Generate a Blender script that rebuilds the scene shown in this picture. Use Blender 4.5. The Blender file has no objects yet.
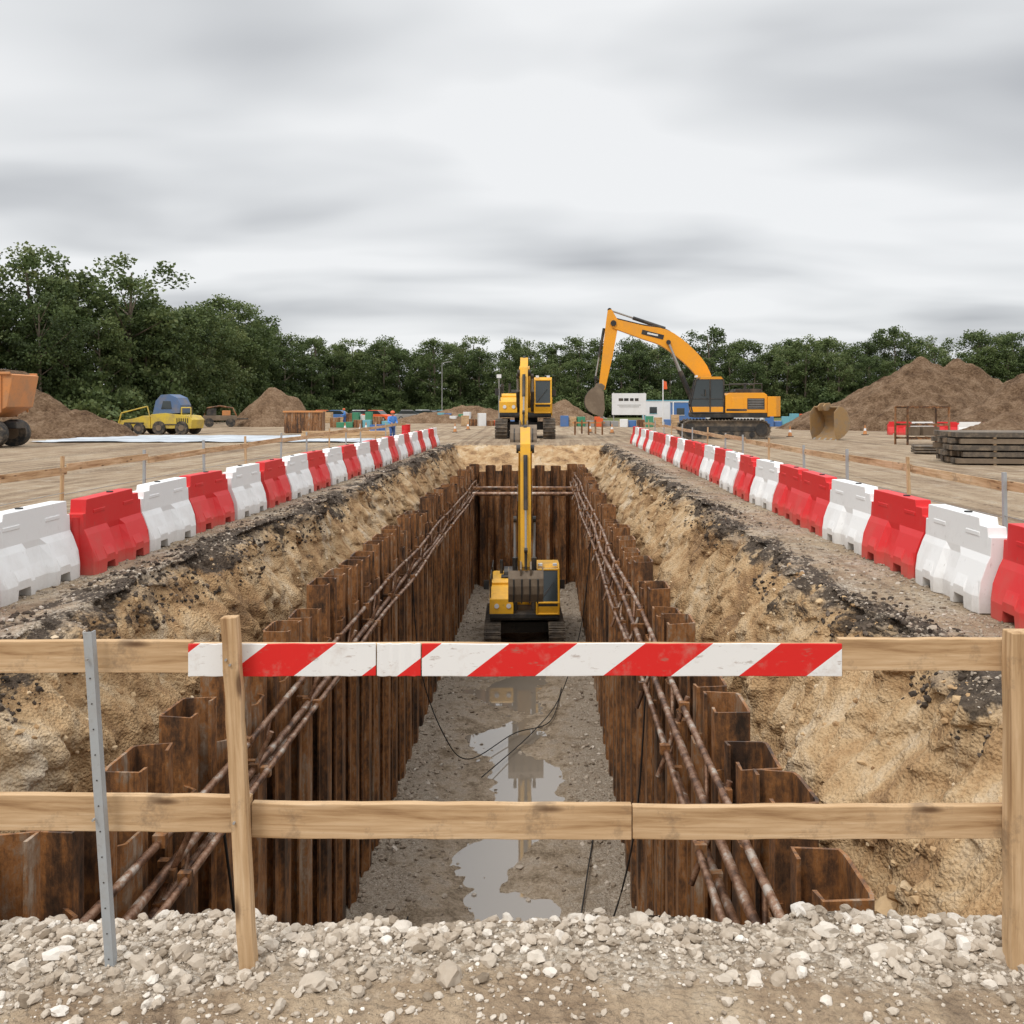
import bpy, math, random
import numpy as np
from mathutils import Vector, Matrix
random.seed(7); rng=np.random.default_rng(7)
R=math.radians
scene=bpy.context.scene
# ---------------- camera ----------------
F=900.0; CX=543.0; CY=405.0; H=2.2
cd=bpy.data.cameras.new("camera"); cam=bpy.data.objects.new("camera",cd); scene.collection.objects.link(cam)
cam.location=(0,0,H); cam.rotation_euler=(R(90),0,0)
cd.sensor_width=36; cd.lens=F/1024*36; cd.shift_x=-(CX-512)/1024; cd.shift_y=-(512-CY)/1024
cd.clip_end=6000; cd.clip_start=0.05
scene.camera=cam
scene.view_settings.view_transform='Standard'; scene.view_settings.look='None'; scene.view_settings.exposure=0
def PX(px,d): return (px-CX)*d/F
def PZ(py,d): return H-(py-CY)*d/F

# ---------------- noise ----------------
def _h(ix,iy,iz,s):
    n=(ix.astype(np.int64)*73856093)^(iy.astype(np.int64)*19349663)^(iz.astype(np.int64)*83492791)^(s*2654435)
    n=(n^(n>>13))*1274126177; n=n&0x7fffffff; n=(n^(n>>15))*2246822519; n=n&0x7fffffff
    return (n%100003)/100003.0
def vn(x,y,z,s=0):
    x0=np.floor(x);y0=np.floor(y);z0=np.floor(z);fx=x-x0;fy=y-y0;fz=z-z0
    fx=fx*fx*(3-2*fx);fy=fy*fy*(3-2*fy);fz=fz*fz*(3-2*fz);r=0
    for a in (0,1):
        for b in (0,1):
            for c in (0,1):
                w=(fx if a else 1-fx)*(fy if b else 1-fy)*(fz if c else 1-fz)
                r=r+w*_h(x0+a,y0+b,z0+c,s)
    return r
def fbm(x,y,z,o=4,s=0):
    x,y,z=np.broadcast_arrays(np.asarray(x,float),np.asarray(y,float),np.asarray(z,float))
    r=0;a=.5;t=0
    for i in range(o):
        r=r+a*vn(x,y,z,s+i*17);t+=a;a*=.5;x=x*2.03;y=y*2.03;z=z*2.03
    return r/t-.5

# ---------------- materials ----------------
class NT:
    def __init__(s,name):
        s.m=bpy.data.materials.new(name); s.m.use_nodes=True; s.t=s.m.node_tree; s.n=s.t.nodes; s.l=s.t.links
        s.b=s.n['Principled BSDF']; s.tc=s.n.new('ShaderNodeTexCoord')
    def setv(s,inp,v):
        if isinstance(v,bpy.types.NodeSocket): s.l.new(v,inp)
        elif isinstance(v,(tuple,list)) and len(v)==3 and inp.type=='RGBA': inp.default_value=(*v,1)
        else: inp.default_value=v
    def co(s,scale=(1,1,1),src='Object'):
        mp=s.n.new('ShaderNodeMapping'); s.l.new(s.tc.outputs[src],mp.inputs[0]); mp.inputs['Scale'].default_value=scale; return mp.outputs[0]
    def noise(s,scale,detail=5,rough=.6,vec=None,dist=0):
        n=s.n.new('ShaderNodeTexNoise'); n.inputs['Scale'].default_value=scale;n.inputs['Detail'].default_value=detail
        n.inputs['Roughness'].default_value=rough;n.inputs['Distortion'].default_value=dist
        s.l.new(vec if vec else s.tc.outputs['Object'],n.inputs['Vector']); return n.outputs['Fac']
    def vor(s,scale,vec=None,out='Color',feat='F1'):
        n=s.n.new('ShaderNodeTexVoronoi'); n.feature=feat; n.inputs['Scale'].default_value=scale
        s.l.new(vec if vec else s.tc.outputs['Object'],n.inputs['Vector']); return n.outputs[out]
    def ramp(s,f,st):
        n=s.n.new('ShaderNodeValToRGB'); s.l.new(f,n.inputs[0]); e=n.color_ramp.elements
        while len(e)<len(st): e.new(.5)
        for i,(p,c) in enumerate(st):
            e[i].position=p; e[i].color=(*c,1) if isinstance(c,tuple) else (c,c,c,1)
        return n.outputs[0]
    def mix(s,f,a,b,mode='MIX'):
        n=s.n.new('ShaderNodeMix'); n.data_type='RGBA'; n.blend_type=mode
        s.setv(n.inputs[0],f); s.setv(n.inputs[6],a); s.setv(n.inputs[7],b); return n.outputs[2]
    def math(s,op,a,b=0.0,c=0.0):
        n=s.n.new('ShaderNodeMath'); n.operation=op
        s.setv(n.inputs[0],a); s.setv(n.inputs[1],b); s.setv(n.inputs[2],c); return n.outputs[0]
    def sep(s,v):
        n=s.n.new('ShaderNodeSeparateXYZ'); s.l.new(v,n.inputs[0]); return n.outputs
    def attr(s,name):
        n=s.n.new('ShaderNodeAttribute'); n.attribute_name=name; return n.outputs['Fac']
    def bump(s,h,dist=.01,st=1.0):
        n=s.n.new('ShaderNodeBump'); n.inputs['Distance'].default_value=dist; n.inputs['Strength'].default_value=st
        s.l.new(h,n.inputs['Height']); s.l.new(n.outputs[0],s.b.inputs['Normal'])
    def fin(s,col,rough=.9,metal=0.0,spec=.3):
        s.setv(s.b.inputs['Base Color'],col); s.setv(s.b.inputs['Roughness'],rough); s.setv(s.b.inputs['Metallic'],metal)
        s.b.inputs['Specular IOR Level'].default_value=spec; return s.m

def paint(name,c,dirt=.35,rough=.45,ds=2.0):
    k=NT(name); n=k.noise(ds,6,.7); n2=k.noise(ds*9,3,.7)
    f=k.math('MULTIPLY',k.ramp(n,[(.45,0.0),(.72,1.0)]),dirt*1.3)
    f2=k.math('MULTIPLY',k.ramp(n2,[(.57,0.0),(.75,1.0)]),dirt*.8)
    col=k.mix(f,c,(.26,.20,.14)); col=k.mix(f2,col,(.14,.11,.08))
    r=k.math('MULTIPLY_ADD',n,.3,rough-.1)
    return k.fin(col,r,0,.4)
def plastic(name,c):
    k=NT(name); n=k.noise(1.3,6,.7); z=k.sep(k.tc.outputs['Object'])[2]
    low=k.ramp(k.math('ADD',z,k.math('MULTIPLY',k.noise(5,5,.75),.5)),[(.22,.75),(.55,0.0)])
    f=k.math('MULTIPLY',k.ramp(n,[(.5,0.0),(.75,1.0)]),.22); col=k.mix(f,c,(.30,.24,.18)); col=k.mix(k.math('MULTIPLY',low,.55),col,(.30,.235,.17))
    sc=k.ramp(k.noise(22,3,.7,k.co((1,1,.3))),[(.66,0.0),(.74,.35)]); col=k.mix(sc,col,(.2,.16,.13))
    return k.fin(col,k.math('MULTIPLY_ADD',n,.3,.33),0,.4)
M={}
def ground_mat():
    k=NT("site_soil")
    big=k.noise(.22,5,.6); mid=k.noise(1.7,5,.65); fine=k.noise(14,4,.7); st=k.noise(1.0,4,.65,k.co((2.4,.09,1)),.2)
    dirt=k.ramp(k.math('ADD',k.math('MULTIPLY',big,.35),k.math('ADD',k.math('MULTIPLY',st,.4),k.math('MULTIPLY',mid,.25))),
        [(.40,(.14,.092,.055)),(.46,(.25,.175,.112)),(.51,(.35,.26,.172)),(.56,(.43,.335,.23)),(.62,(.50,.415,.305))])
    dirt=k.mix(.3,dirt,k.ramp(fine,[(.3,(.13,.09,.055)),(.7,(.54,.42,.29))]))
    xyz=k.sep(k.tc.outputs['Object'])
    wv=k.math('SINE',k.math('MULTIPLY',k.math('ADD',xyz[1],k.math('MULTIPLY',k.math('ABSOLUTE',k.math('SINE',k.math('MULTIPLY',xyz[0],7.0))),.25)),22.0))
    trk=k.ramp(k.noise(.55,2,.5,k.co((1.6,.03,1))),[(.545,0.0),(.56,1.0),(.60,1.0),(.615,0.0)])
    tf=k.math('MULTIPLY',trk,k.math('MULTIPLY_ADD',wv,.22,.35)); dirt=k.mix(tf,dirt,(.13,.09,.06))
    vcs=k.sep(k.vor(34))
    v2=k.sep(k.vor(80))
    grav=k.ramp(k.math('ADD',k.math('MULTIPLY',vcs[0],.6),k.math('MULTIPLY',v2[0],.4)),[(.15,(.19,.15,.11)),(.5,(.38,.32,.25)),(.85,(.57,.51,.43))])
    gm=k.ramp(k.math('ADD',k.attr('m_gravel'),k.math('MULTIPLY',k.math('SUBTRACT',mid,.5),1.6)),[(.35,0.0),(.62,1.0)])
    col=k.mix(k.math('MULTIPLY',gm,.8),dirt,grav)
    cs=k.noise(2.0,7,.68,k.co((1,1,.6)),.6); cl=k.noise(.7,3,.6)
    clay=k.ramp(k.math('ADD',k.math('MULTIPLY',cs,.55),k.math('MULTIPLY',cl,.45)),
        [(.35,(.11,.062,.032)),(.42,(.26,.145,.065)),(.47,(.42,.255,.12)),(.53,(.53,.365,.20)),(.59,(.60,.46,.30)),(.67,(.68,.58,.44))])
    clay=k.mix(.22,clay,k.ramp(fine,[(.3,(.14,.085,.045)),(.7,(.62,.45,.27))]))
    cm=k.ramp(k.math('ADD',k.attr('m_clay'),k.math('MULTIPLY',k.math('SUBTRACT',mid,.5),1.2)),[(.4,0.0),(.6,1.0)])
    col=k.mix(cm,col,clay)
    fl=k.ramp(k.math('ADD',k.math('MULTIPLY',mid,.6),k.math('MULTIPLY',fine,.4)),[(.40,(.16,.115,.072)),(.5,(.31,.24,.165)),(.60,(.45,.36,.27))])
    flg=k.mix(gm,fl,k.mix(.45,grav,(.22,.165,.11)))
    col=k.mix(k.attr('m_floor'),col,flg)
    dm=k.ramp(k.math('ADD',k.attr('m_dark'),k.math('MULTIPLY',k.math('SUBTRACT',k.noise(1.5,6,.7,k.co((1,.5,1)),.4),.5),2.6)),[(.5,0.0),(.64,1.0)])
    col=k.mix(k.math('MULTIPLY',dm,.94),col,k.ramp(fine,[(.3,(.018,.013,.010)),(.7,(.10,.075,.055))]))
    gr=k.ramp(k.noise(.15,5,.6),[(.4,(.09,.12,.035)),(.6,(.17,.16,.07))])
    gg=k.ramp(k.math('ADD',k.attr('m_grass'),k.math('MULTIPLY',k.math('SUBTRACT',k.noise(.05,4,.6),.5),1.5)),[(.4,0.0),(.6,1.0)])
    col=k.mix(gg,col,gr)
    hh=k.math('ADD',k.math('MULTIPLY',k.vor(34,out='Distance'),-.5),k.math('ADD',k.math('MULTIPLY',fine,1.1),k.math('MULTIPLY',cs,1.8)))
    k.bump(hh,.045,.9)
    wet=k.math('SUBTRACT',.95,k.math('MULTIPLY',k.attr('m_floor'),.3))
    return k.fin(col,wet,0,.25)
M['ground']=ground_mat()
def rock_mat(name,stops):
    k=NT(name); a=k.attr('tone'); n=k.noise(22,3,.7)
    c=k.ramp(k.math('ADD',k.math('MULTIPLY',a,.75),k.math('MULTIPLY',n,.25)),stops)
    return k.fin(c,.9,0,.25)
M['rock']=rock_mat("gravel_stone",[(.12,(.20,.155,.11)),(.35,(.40,.33,.255)),(.65,(.56,.49,.405)),(.9,(.74,.69,.62))])
M['rock2']=rock_mat("shoulder_stone",[(.12,(.12,.09,.065)),(.4,(.27,.215,.16)),(.7,(.40,.335,.265)),(.95,(.58,.52,.45))])
M['clod']=rock_mat("soil_clod",[(.12,(.20,.115,.055)),(.4,(.40,.255,.13)),(.65,(.52,.37,.21)),(.9,(.62,.50,.35))])
M['darkclod']=rock_mat("dark_clod",[(.12,(.018,.013,.01)),(.6,(.07,.052,.038)),(.95,(.22,.17,.13))])
def rust_mat():
    k=NT("rusted_steel"); a=k.noise(4.5,6,.7,k.co((1,1,.10))); b=k.noise(11,5,.75,k.co((1,1,.6))); c=k.noise(1.1,5,.65,k.co((1,1,.5)))
    s=k.math('ADD',k.math('MULTIPLY',a,.38),k.math('ADD',k.math('MULTIPLY',b,.27),k.math('MULTIPLY',c,.35)))
    col=k.ramp(s,[(.40,(.030,.020,.015)),(.455,(.10,.052,.028)),(.495,(.20,.092,.038)),(.53,(.33,.145,.048)),(.565,(.30,.19,.115)),(.62,(.42,.33,.25))])
    dr=k.ramp(k.noise(9,3,.6,k.co((1,1,.05))),[(.58,0.0),(.66,.6)]); col=k.mix(dr,col,(.035,.022,.016))
    k.bump(b,.012,.8); return k.fin(col,k.math('MULTIPLY_ADD',c,.5,.3),.3,.5)
M['rust']=rust_mat()
k=NT("scaffold_pipe"); a=k.noise(3.2,6,.75); M['pipe']=k.fin(k.ramp(a,[(.40,(.07,.035,.02)),(.48,(.20,.10,.055)),(.55,(.30,.18,.115)),(.62,(.44,.38,.32))]),.45,.4,.5)
def wood(name,ax,dark=1.0):
    k=NT(name); s=[18,18,18]; s[ax]=.9
    g=k.noise(1.6,6,.65,k.co(tuple(s)),.6); s2=[5,5,5]; s2[ax]=.7; g2=k.noise(1,4,.6,k.co(tuple(s2)),.8)
    c=k.ramp(k.math('ADD',k.math('MULTIPLY',g,.6),k.math('MULTIPLY',g2,.4)),[(.36,(.24*dark,.13*dark,.06*dark)),(.45,(.44*dark,.28*dark,.145*dark)),(.54,(.57*dark,.39*dark,.225*dark)),(.66,(.68*dark,.51*dark,.33*dark))])
    sp=k.ramp(k.noise(4,6,.75),[(.55,0.0),(.68,.6)])
    c=k.mix(sp,c,(.17,.12,.08)); kn=k.ramp(k.vor(1.0,k.co(tuple([9 if i!=ax else 2.4 for i in range(3)])),'Distance'),[(.07,.85),(.17,0.0)])
    c=k.mix(kn,c,(.10,.05,.025)); k.bump(g,.003,.7); return k.fin(c,.8,0,.25)
M['woodx']=wood("timber_x",0); M['woodz']=wood("timber_z",2); M['woody']=wood("timber_y",1); M['wooddark']=wood("timber_old",0,.45)
def stripe(name,ph):
    k=NT(name); xyz=k.sep(k.tc.outputs['Object'])
    u=k.math('SUBTRACT',xyz[0],k.math('MULTIPLY',xyz[2],1.3)); u=k.math('DIVIDE',k.math('SUBTRACT',u,ph),.54)
    fr=k.math('FRACT',k.math('ADD',u,.25+10)); m=k.math('LESS_THAN',fr,.5)
    c=k.mix(m,(.80,.80,.79),(.68,.018,.016))
    n=k.ramp(k.noise(7,6,.75),[(.55,0.0),(.8,.5)]); n2=k.ramp(k.noise(40,4,.7,k.co((.3,1,1))),[(.60,0.0),(.70,.6)])
    c=k.mix(n,c,(.45,.35,.28)); c=k.mix(n2,c,(.3,.2,.15)); return k.fin(c,.45,0,.4)
M['white']=plastic("white_plastic",(.82,.82,.81)); M['red']=plastic("red_plastic",(.66,.022,.024))
M['orange']=paint("excavator_orange",(.86,.36,.02),.2,.38,.9); M['yellow']=paint("machine_yellow",(.80,.42,.025),.4,.4,.9)
M['brightyellow']=paint("loader_yellow",(.62,.45,.06),.6,.5,1.2)
M['black']=paint("black_paint",(.025,.025,.025),.3,.5,1.5); M['grey']=paint("grey_steel",(.32,.32,.31),.4,.5,2)
M['steelgrey']=paint("galvanised",(.36,.38,.39),.25,.4,6); M['track']=paint("track_steel",(.09,.075,.06),.8,.7,3)
M['rubber']=paint("rubber",(.03,.03,.03),.6,.8,3); M['blue']=paint("blue_paint",(.06,.17,.42),.25,.5,1)
M['bluetarp']=paint("blue_tarp",(.09,.15,.27),.6,.6,1); M['cabinwhite']=paint("cabin_white",(.76,.77,.77),.15,.5,.5)
M['duck']=paint("dumper_orange",(.58,.24,.08),.5,.55,.8); M['bucketgrey']=paint("bucket_steel",(.17,.125,.085),.7,.6,2)
M['helmet']=paint("helmet_plastic",(.75,.12,.03),.1,.4,2)
M['ochre']=paint("worn_bucket_paint",(.34,.21,.09),1.0,.6,1.6)
M['green']=paint("green_paint",(.05,.25,.14),.2,.5,1); M['cyan']=paint("cyan_paint",(.15,.42,.5),.2,.5,1)
k=NT("glass_dark"); M['glass']=k.fin((.03,.04,.042),.08,0,.8)
k=NT("ground_sheet"); n=k.noise(.6,6,.7,k.co((.5,1.4,1))); M['sheet']=k.fin(k.ramp(n,[(.35,(.30,.33,.36)),(.6,(.56,.60,.64))]),.6,0,.4)
k=NT("puddle_water"); M['water']=k.fin((.24,.20,.155),.02,0,.5); k.b.inputs['IOR'].default_value=2.4
k=NT("bark"); n=k.noise(6,4,.7,k.co((1,1,.2))); M['bark']=k.fin(k.ramp(n,[(.3,(.08,.06,.045)),(.7,(.26,.21,.16))]),.9)
def leaf():
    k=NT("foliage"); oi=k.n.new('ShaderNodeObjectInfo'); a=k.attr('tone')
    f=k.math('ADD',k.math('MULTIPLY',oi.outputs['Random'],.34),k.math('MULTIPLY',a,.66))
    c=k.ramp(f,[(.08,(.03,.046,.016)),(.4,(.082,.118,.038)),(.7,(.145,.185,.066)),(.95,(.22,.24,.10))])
    m=k.fin(c,.6,0,.3)
    tr=k.n.new('ShaderNodeBsdfTranslucent'); k.l.new(c,tr.inputs[0]); mx=k.n.new('ShaderNodeMixShader'); mx.inputs[0].default_value=.3
    k.l.new(k.b.outputs[0],mx.inputs[1]);k.l.new(tr.outputs[0],mx.inputs[2]);k.l.new(mx.outputs[0],k.n['Material Output'].inputs[0]); return m
M['leaf']=leaf()
def mound_mat(name,st):
    k=NT(name); a=k.noise(.9,6,.7); b=k.noise(6,5,.75); k.bump(k.math('ADD',a,b),.35,1.0)
    return k.fin(k.ramp(k.math('ADD',k.math('MULTIPLY',a,.5),k.math('MULTIPLY',b,.5)),st),.95,0,.2)
M['mound']=mound_mat("mound_soil",[(.38,(.08,.045,.025)),(.47,(.18,.108,.06)),(.54,(.28,.18,.108)),(.64,(.38,.27,.175))])
M['moundl']=mound_mat("mound_soil_light",[(.38,(.13,.075,.042)),(.5,(.27,.17,.10)),(.62,(.40,.28,.18))])
k=NT("skin"); M['skin']=k.fin((.45,.26,.18),.6)
k=NT("work_cloth"); M['cloth']=k.fin(k.ramp(k.noise(9,4,.6),[(.3,(.07,.20,.55)),(.7,(.12,.32,.75))]),.85)
k=NT("trouser_cloth"); M['cloth2']=k.fin(k.ramp(k.noise(9,4,.6),[(.3,(.03,.07,.20)),(.7,(.07,.13,.32))]),.85)
k=NT("hose_rubber"); M['hose']=k.fin((.02,.02,.02),.5)

# ---------------- mesh builder ----------------
class MB:
    def __init__(s): s.v=[];s.f=[];s.mi=[];s.ms=[];s.sm=[]
    def m(s,name):
        if name not in s.ms: s.ms.append(name)
        return s.ms.index(name)
    def add(s,vs,fs,mat,T=None,smooth=False):
        o=len(s.v); 
        for p in vs:
            p=Vector(p); s.v.append(tuple(T@p) if T else tuple(p))
        i=s.m(mat)
        for f in fs: s.f.append([a+o for a in f]); s.mi.append(i); s.sm.append(smooth)
    def box(s,c,d,mat,rot=None,T=None):
        x,y,z=d[0]/2,d[1]/2,d[2]/2
        vs=[Vector((a*x,b*y,e*z)) for a in(-1,1) for b in(-1,1) for e in(-1,1)]
        if rot: Rm=Matrix.Rotation(rot[1],3,rot[0]); vs=[Rm@v for v in vs]
        vs=[v+Vector(c) for v in vs]
        s.add(vs,[(0,1,3,2),(4,6,7,5),(0,4,5,1),(2,3,7,6),(0,2,6,4),(1,5,7,3)],mat,T)
    def cyl(s,a,b,r,mat,n=12,r2=None,T=None):
        a=Vector(a);b=Vector(b);d=(b-a).normalized(); u=d.orthogonal().normalized(); w=d.cross(u); r2=r if r2 is None else r2
        vs=[];fs=[]
        for i in range(n):
            t=2*math.pi*i/n; q=u*math.cos(t)+w*math.sin(t); vs+= [a+q*r,b+q*r2]
        for i in range(n): j=(i+1)%n; fs.append((2*i,2*j,2*j+1,2*i+1))
        s.add(vs,fs,mat,T,True)
        s.add([vs[2*i] for i in range(n)],[tuple(range(n))[::-1]],mat,T); s.add([vs[2*i+1] for i in range(n)],[tuple(range(n))],mat,T)
    def tube(s,pts,r,mat,n=8,T=None):
        pts=[Vector(p) for p in pts]; vs=[];fs=[]
        for i,p in enumerate(pts):
            d=(pts[min(i+1,len(pts)-1)]-pts[max(i-1,0)]).normalized()
            up=Vector((0,0,1)) if abs(d.z)<.9 else Vector((1,0,0)); u=d.cross(up).normalized(); w=d.cross(u)
            for j in range(n): t=2*math.pi*j/n; vs.append(p+(u*math.cos(t)+w*math.sin(t))*r)
        for i in range(len(pts)-1):
            for j in range(n): k2=(j+1)%n; fs.append((i*n+j,i*n+k2,(i+1)*n+k2,(i+1)*n+j))
        fs.append(tuple(range(n))[::-1]); fs.append(tuple(range((len(pts)-1)*n,len(pts)*n))); s.add(vs,fs,mat,T,True)
    def prism(s,poly,y0,y1,mat,T=None,ax='y'):
        n=len(poly)
        def P(p,h): return (p[0],h,p[1]) if ax=='y' else ((p[0],p[1],h) if ax=='z' else (h,p[0],p[1]))
        vs=[P(p,y0) for p in poly]+[P(p,y1) for p in poly]
        fs=[tuple(range(n)),tuple(range(n,2*n))[::-1]]+[(i,i+n,(i+1)%n+n,(i+1)%n) for i in range(n)]
        s.add(vs,fs,mat,T)
    def obj(s,name,bevel=0,parent=None,loc=None,rz=0,link=True,solid=0):
        me=bpy.data.meshes.new(name); me.from_pydata(s.v,[],s.f)
        for m_ in s.ms: me.materials.append(M[m_] if isinstance(m_,str) else m_)
        me.polygons.foreach_set('material_index',s.mi); me.polygons.foreach_set('use_smooth',s.sm)
        import bmesh; b=bmesh.new(); b.from_mesh(me)
        if not solid: bmesh.ops.recalc_face_normals(b,faces=b.faces)
        b.to_mesh(me); b.free(); me.update()
        o=bpy.data.objects.new(name,me); scene.collection.objects.link(o)
        if solid: md=o.modifiers.new('s','SOLIDIFY'); md.thickness=solid; md.offset=0
        if bevel: md=o.modifiers.new('b','BEVEL'); md.width=bevel; md.segments=2; md.limit_method='ANGLE'; md.angle_limit=R(35)
        if parent: o.parent=parent
        if loc: o.location=loc
        o.rotation_euler=(0,0,rz); return o
def empty(name,loc=(0,0,0),rz=0):
    o=bpy.data.objects.new(name,None); scene.collection.objects.link(o); o.location=loc; o.rotation_euler=(0,0,rz); return o
def npmesh(name,V,Fc,mats,attrs=None,smooth=False,mi=None):
    me=bpy.data.meshes.new(name); k=Fc.shape[1]
    me.vertices.add(len(V)); me.vertices.foreach_set('co',V.astype(np.float32).ravel())
    me.loops.add(Fc.size); me.loops.foreach_set('vertex_index',Fc.astype(np.int32).ravel())
    me.polygons.add(len(Fc)); me.polygons.foreach_set('loop_start',np.arange(0,Fc.size,k,dtype=np.int32))
    me.polygons.foreach_set('use_smooth',np.full(len(Fc),smooth))
    if mi is not None: me.polygons.foreach_set('material_index',mi.astype(np.int32))
    for m_ in mats: me.materials.append(M[m_])
    for a,val in (attrs or {}).items():
        at=me.attributes.new(a,'FLOAT','POINT'); at.data.foreach_set('value',val.astype(np.float32).ravel())
    me.update(calc_edges=True); me.validate(); return me

# ---------------- ground sheet ----------------
def seg(pts,step):
    xs=[];zs=[]
    for (x0,z0),(x1,z1) in zip(pts[:-1],pts[1:]):
        n=max(1,int(math.hypot(x1-x0,z1-z0)/step))
        for i in range(n): t=i/n; xs.append(x0+(x1-x0)*t); zs.append(z0+(z1-z0)*t)
    return xs,zs
px=list(-np.geomspace(2600,9,46)); pz=[0]*46
for pts,stp in [([(-8.9,0),(-5.1,0)],.075),([(-5.1,0),(-4.92,-.12),(-4.35,-1.25),(-4.05,-2.1),(-3.95,-2.4)],.032),([(-3.95,-2.4),(-3.9,-7)],1.2),([(-3.9,-7),(2.13,-7)],.07),([(2.13,-7),(2.18,-2.4)],1.2),([(2.18,-2.4),(2.28,-2.1),(2.6,-1.25),(3.3,-.14),(3.5,0)],.032),([(3.5,0),(8.2,0)],.075)]:
    a,b=seg(pts,stp); px+=a; pz+=b
px+=list(np.geomspace(8.3,2600,48)); pz+=[0]*48
px=np.array(px,float); pz=np.array(pz,float)
ys=np.concatenate([np.linspace(-60,2.9,14),np.arange(3.0,4.9,.03),np.arange(4.9,15,.055),np.arange(15,30,.1),np.arange(30,53,.18),np.geomspace(53.2,4500,60)])
Xg,Yg=np.meshgrid(px,ys,indexing='ij'); Zp=np.repeat(pz[:,None],len(ys),1)
Yp=np.maximum(Yg,.5)
edge=3.87+fbm(px*1.1,0,0,4,3)*.35
dY=Yg-edge[:,None]
zend=np.interp(dY.ravel(),[0,.12,.6,.8,.81],[0,-.12,-1.2,-7,-7]).reshape(Yg.shape)
ze2=np.interp(ys,[46.2,46.35,51.5,52],[-7,-2.2,-.12,0]); ze2=np.where(ys<46.2,-7,ze2)
Z=np.maximum(np.maximum(Zp,zend),ze2[None,:])
slope=((Z<-.02)&(Z>-2.6)).astype(float); floor=(Z<-6.5).astype(float)
crestw=np.exp(-((np.where(Xg<0,Xg+5.1,Xg-3.5))/.7)**2)*((Yg>3.9)&(Yg<52))
nz=fbm(Xg*1.3,Yg*1.0,Z*1.3,5,11)
nf=fbm(Xg*6,Yg*6,Z*6,4,31)
rg=1-2*np.abs(fbm(Xg*.9,Yg*2.6,Z*.8,4,61))*2.2
rg2=1-2*np.abs(fbm(Xg*3,Yg*5,Z*3,4,63))*2.2
side=np.where(Xg<-.8,-1,1)
X2=Xg+slope*side*(nz*.70+nf*.16+(rg-.5)*.18+(rg2-.5)*.06)*(Yg<53)
X2=X2+crestw*fbm(0*Xg,Yg*.6,0*Xg+side*9,4,77)*.45
dep=-.10*np.exp(-((Xg+.75)/.95)**2)
Z=Z+slope*(nf*.12+(rg2-.5)*.05)+floor*(dep+fbm(Xg*.7,Yg*.45,0*Xg,4,5)*.34+nf*.06+.05*np.abs((Xg+.85)/2.8)**3)
flat=(Z>-.02)
Z=Z+flat*(fbm(Xg*.9,Yg*.5,0*Xg,4,41)*.05+nf*.025)*(np.abs(Xg)<60)*(Yg<120)+crestw*flat*(fbm(Xg*2,Yg*2,0*Xg,3,9)+.2)*.10
Y2=Yg+slope*fbm(Xg*3,Yg*3,Z*3,3,55)*.08*(Yg<53)
V=np.stack([X2,Y2,Z],-1); nx,ny=Xg.shape
idx=np.arange(nx*ny).reshape(nx,ny)
Fq=np.stack([idx[:-1,:-1],idx[1:,:-1],idx[1:,1:],idx[:-1,1:]],-1).reshape(-1,4)
inY=(Yg>3.8)&(Yg<51)
dist=np.where(Xg<0,-5.1-Xg,Xg-3.5)
m_clay=np.clip(np.where(Zp<0,.35+(-Z)*1.2,0),0,1)*(Yg<51)*(Yg>edge[:,None])
m_clay=np.where((ys[None,:]>46)&(ys[None,:]<52)&(Z<-.1),.9,m_clay)
dm=np.where(dist>0,np.exp(-(dist/.55)**2),np.exp(-(dist/.46)**2))*.68*inY
m_grav=np.where(Yg<4.1,.40+.9*np.clip((Yg-3.4)/.5,-.5,.6)+.25*np.clip((np.abs(Xg)-.9)/1.2,-.6,1),0)+np.where((dist>-.1)&(dist<1.3)&(Yg>=4.1)&(Yg<52),.46*(1-np.clip(dist,0,3)/5),0)+np.where(floor>0,.28+.5*np.clip(np.abs((Xg+.9)/2.6)-.35,0,1)*1.6,0)
m_grav=np.where(m_grav==0,.28*(Yg<80),m_grav)
m_grass=np.clip((Yg-105)/40,0,1)+np.clip((-Xg-60)/60,0,.7)*(Yg>70)
gme=npmesh("ground",V.reshape(-1,3),Fq,['ground'],dict(m_clay=m_clay,m_dark=dm,m_gravel=m_grav,m_floor=floor,m_grass=m_grass),True)
g=bpy.data.objects.new("ground",gme); scene.collection.objects.link(g)

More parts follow.
